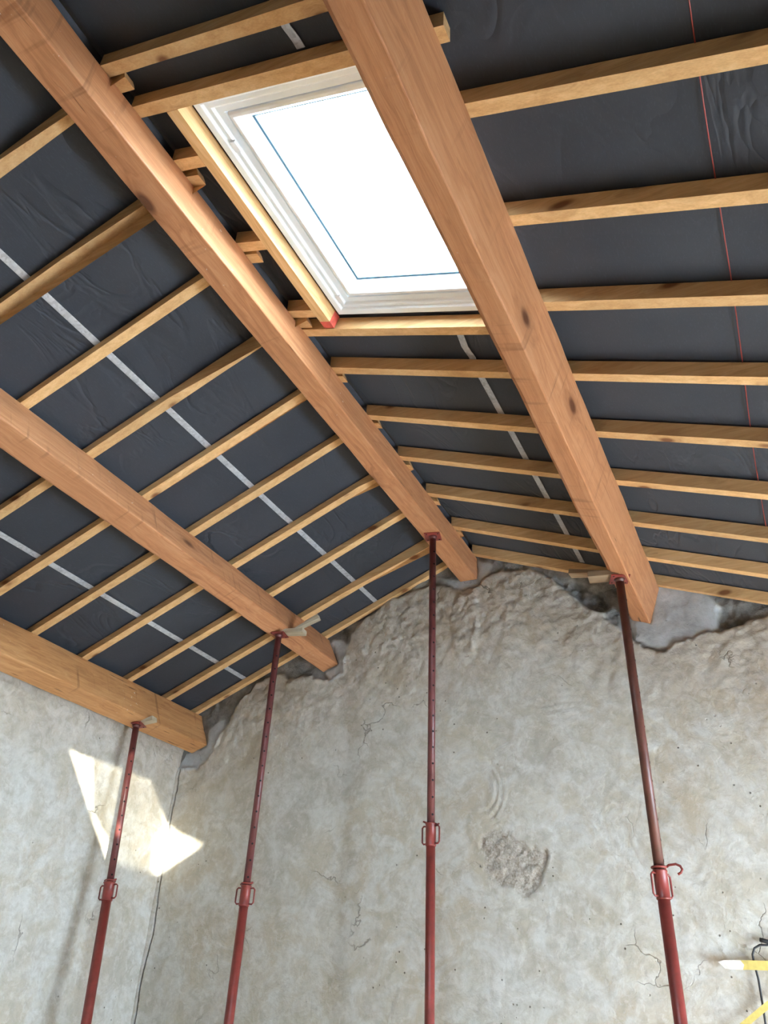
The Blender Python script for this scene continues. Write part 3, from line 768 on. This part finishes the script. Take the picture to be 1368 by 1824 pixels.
# ------------------------------------------------------------------ wedges on the props
def wedge(center, length, width, t0, t1, rot, mat, label, cham=True):
    """tapered block, local X along its length, thin end at -X"""
    bm = bmesh.new(); l = length / 2; w = width / 2
    a = [(-l, -w, -t0 / 2), (l, -w, -t1 / 2), (l, -w, t1 / 2), (-l, -w, t0 / 2)]
    A = [bm.verts.new(p) for p in a]; B = [bm.verts.new((x, -y, z)) for x, y, z in a]
    bm.faces.new(A); bm.faces.new(B)
    for i in range(4): bm.faces.new((A[i], A[(i + 1) % 4], B[(i + 1) % 4], B[i]))
    bmesh.ops.bevel(bm, geom=bm.edges[:], offset=.003, segments=2)
    o = mesh_obj('wooden_wedge', bm, mat, loc=Vector(center) + Vector((0, 0, H))); o.rotation_euler = rot
    return tag(o, label, 'wedge', 'wooden wedges on top of the props')
wedge((-3.112, 4.600, 2.357), .21, .085, .020, .034, (0, .05, .12), M_WEDGE, 'pale wooden wedge lying flat on the second prop from the left')
wedge((-3.030, 4.665, 2.440), .22, .045, .010, .040, (0, -.42, .10), M_WEDGE, 'upper wooden wedge slanting up above the second prop from the left')
wedge((-4.375, 4.60, 1.792), .15, .07, .006, .036, (0, -.25, .15), M_WEDGE, 'small rough wooden wedge on the prop nearest the left wall')
wedge((-.760, 4.560, 2.372), .19, .10, .040, .030, (0, .06, .10), M_WEDGE_D, 'thick light-faced wooden wedge beside the plate of the rightmost prop')
wedge((-.840, 4.620, 2.436), .30, .07, .034, .010, (0, .22, -.05), M_WEDGE_D, 'long dark wooden wedge sticking out left above the rightmost prop')

# ------------------------------------------------------------------ things on the gable wall, lower right
YW = 5.245
bm = bmesh.new()
cab = [(0.10, 0.40), (-.05, .375), (-.20, .372), (-0.25, 0.366), (-0.285, 0.366), (-0.315, 0.350), (-0.330, 0.320), (-0.330, 0.286), (-0.323, 0.206), (-0.325, 0.09), (-0.329, -0.035), (-0.34, -.4), (-.36, -.9), (-.37, -1.59)]
add_tube(bm, [(x, YW + .005, z + H) for x, z in cab], .0055, 8)
add_tube(bm, [(x, YW + .008 + .004 * math.sin(x * 60), z + H + .018 + .010 * math.sin(x * 37)) for x, z in [(0.10, .40)] + [(0.10 - .02 * k, .385 - .001 * k) for k in range(1, 20)]], .011, 8)
tag(mesh_obj('cable', bm, M_CABLE), 'black cable hanging down the gable wall at lower right', 'cable')
def strip(pts, w, y, label, torn):
    bm = bmesh.new(); n = len(pts); rows = []
    for i, (x, z) in enumerate(pts):
        a = Vector(pts[min(i + 1, n - 1)]) - Vector(pts[max(i - 1, 0)]); a.normalize(); p = Vector((-a.y, a.x)) * w / 2
        yy = y - .004 * math.sin(i * 1.3)
        rows.append([bm.verts.new((x + p.x, yy, z + p.y + H)), bm.verts.new((x - p.x, yy, z - p.y + H)), bm.verts.new((x - p.x, yy + .002, z - p.y + H)), bm.verts.new((x + p.x, yy + .002, z + p.y + H))])
    for k, (a, b) in enumerate(zip(rows, rows[1:])):
        for i in range(4): bm.faces.new((a[i], a[(i + 1) % 4], b[(i + 1) % 4], b[i]))
    bm.faces.new(rows[0]); bm.faces.new(rows[-1])
    o = mesh_obj('tape_strip', bm, M_TAPE); tag(o, label, 'tape', 'yellow tape strips')
    if torn:
        x, z = pts[0]; bm = bmesh.new()
        pl = [(x + .03, z + .022), (x - .055, z + .022), (x - .085, z + .012), (x - .055, z - .018), (x - .03, z - .022), (x + .035, z - .022), (x + .045, z + .002)]
        a = [bm.verts.new((px, y - .006, pz + H)) for px, pz in pl]; b = [bm.verts.new((px, y - .003, pz + H)) for px, pz in pl]
        bm.faces.new(a); bm.faces.new(b)
        for i in range(len(pl)): bm.faces.new((a[i], a[(i + 1) % len(pl)], b[(i + 1) % len(pl)], b[i]))
        tag(mesh_obj('torn_end', bm, M_TAPEW, o), 'torn white end of the tape')
    return o
strip([(-.425, .268), (-.36, .269), (-.27, .268), (-.15, .266), (.05, .262)], .045, YW - .012, 'yellow tape strip with a torn white end, horizontal over the black cable', True)
strip([(-.47, -.03), (-.40, .018), (-.30, .088), (-.20, .15), (-.05, .22), (.05, .255)], .030, YW - .016, 'yellow tape strip rising diagonally across the black cable', False)
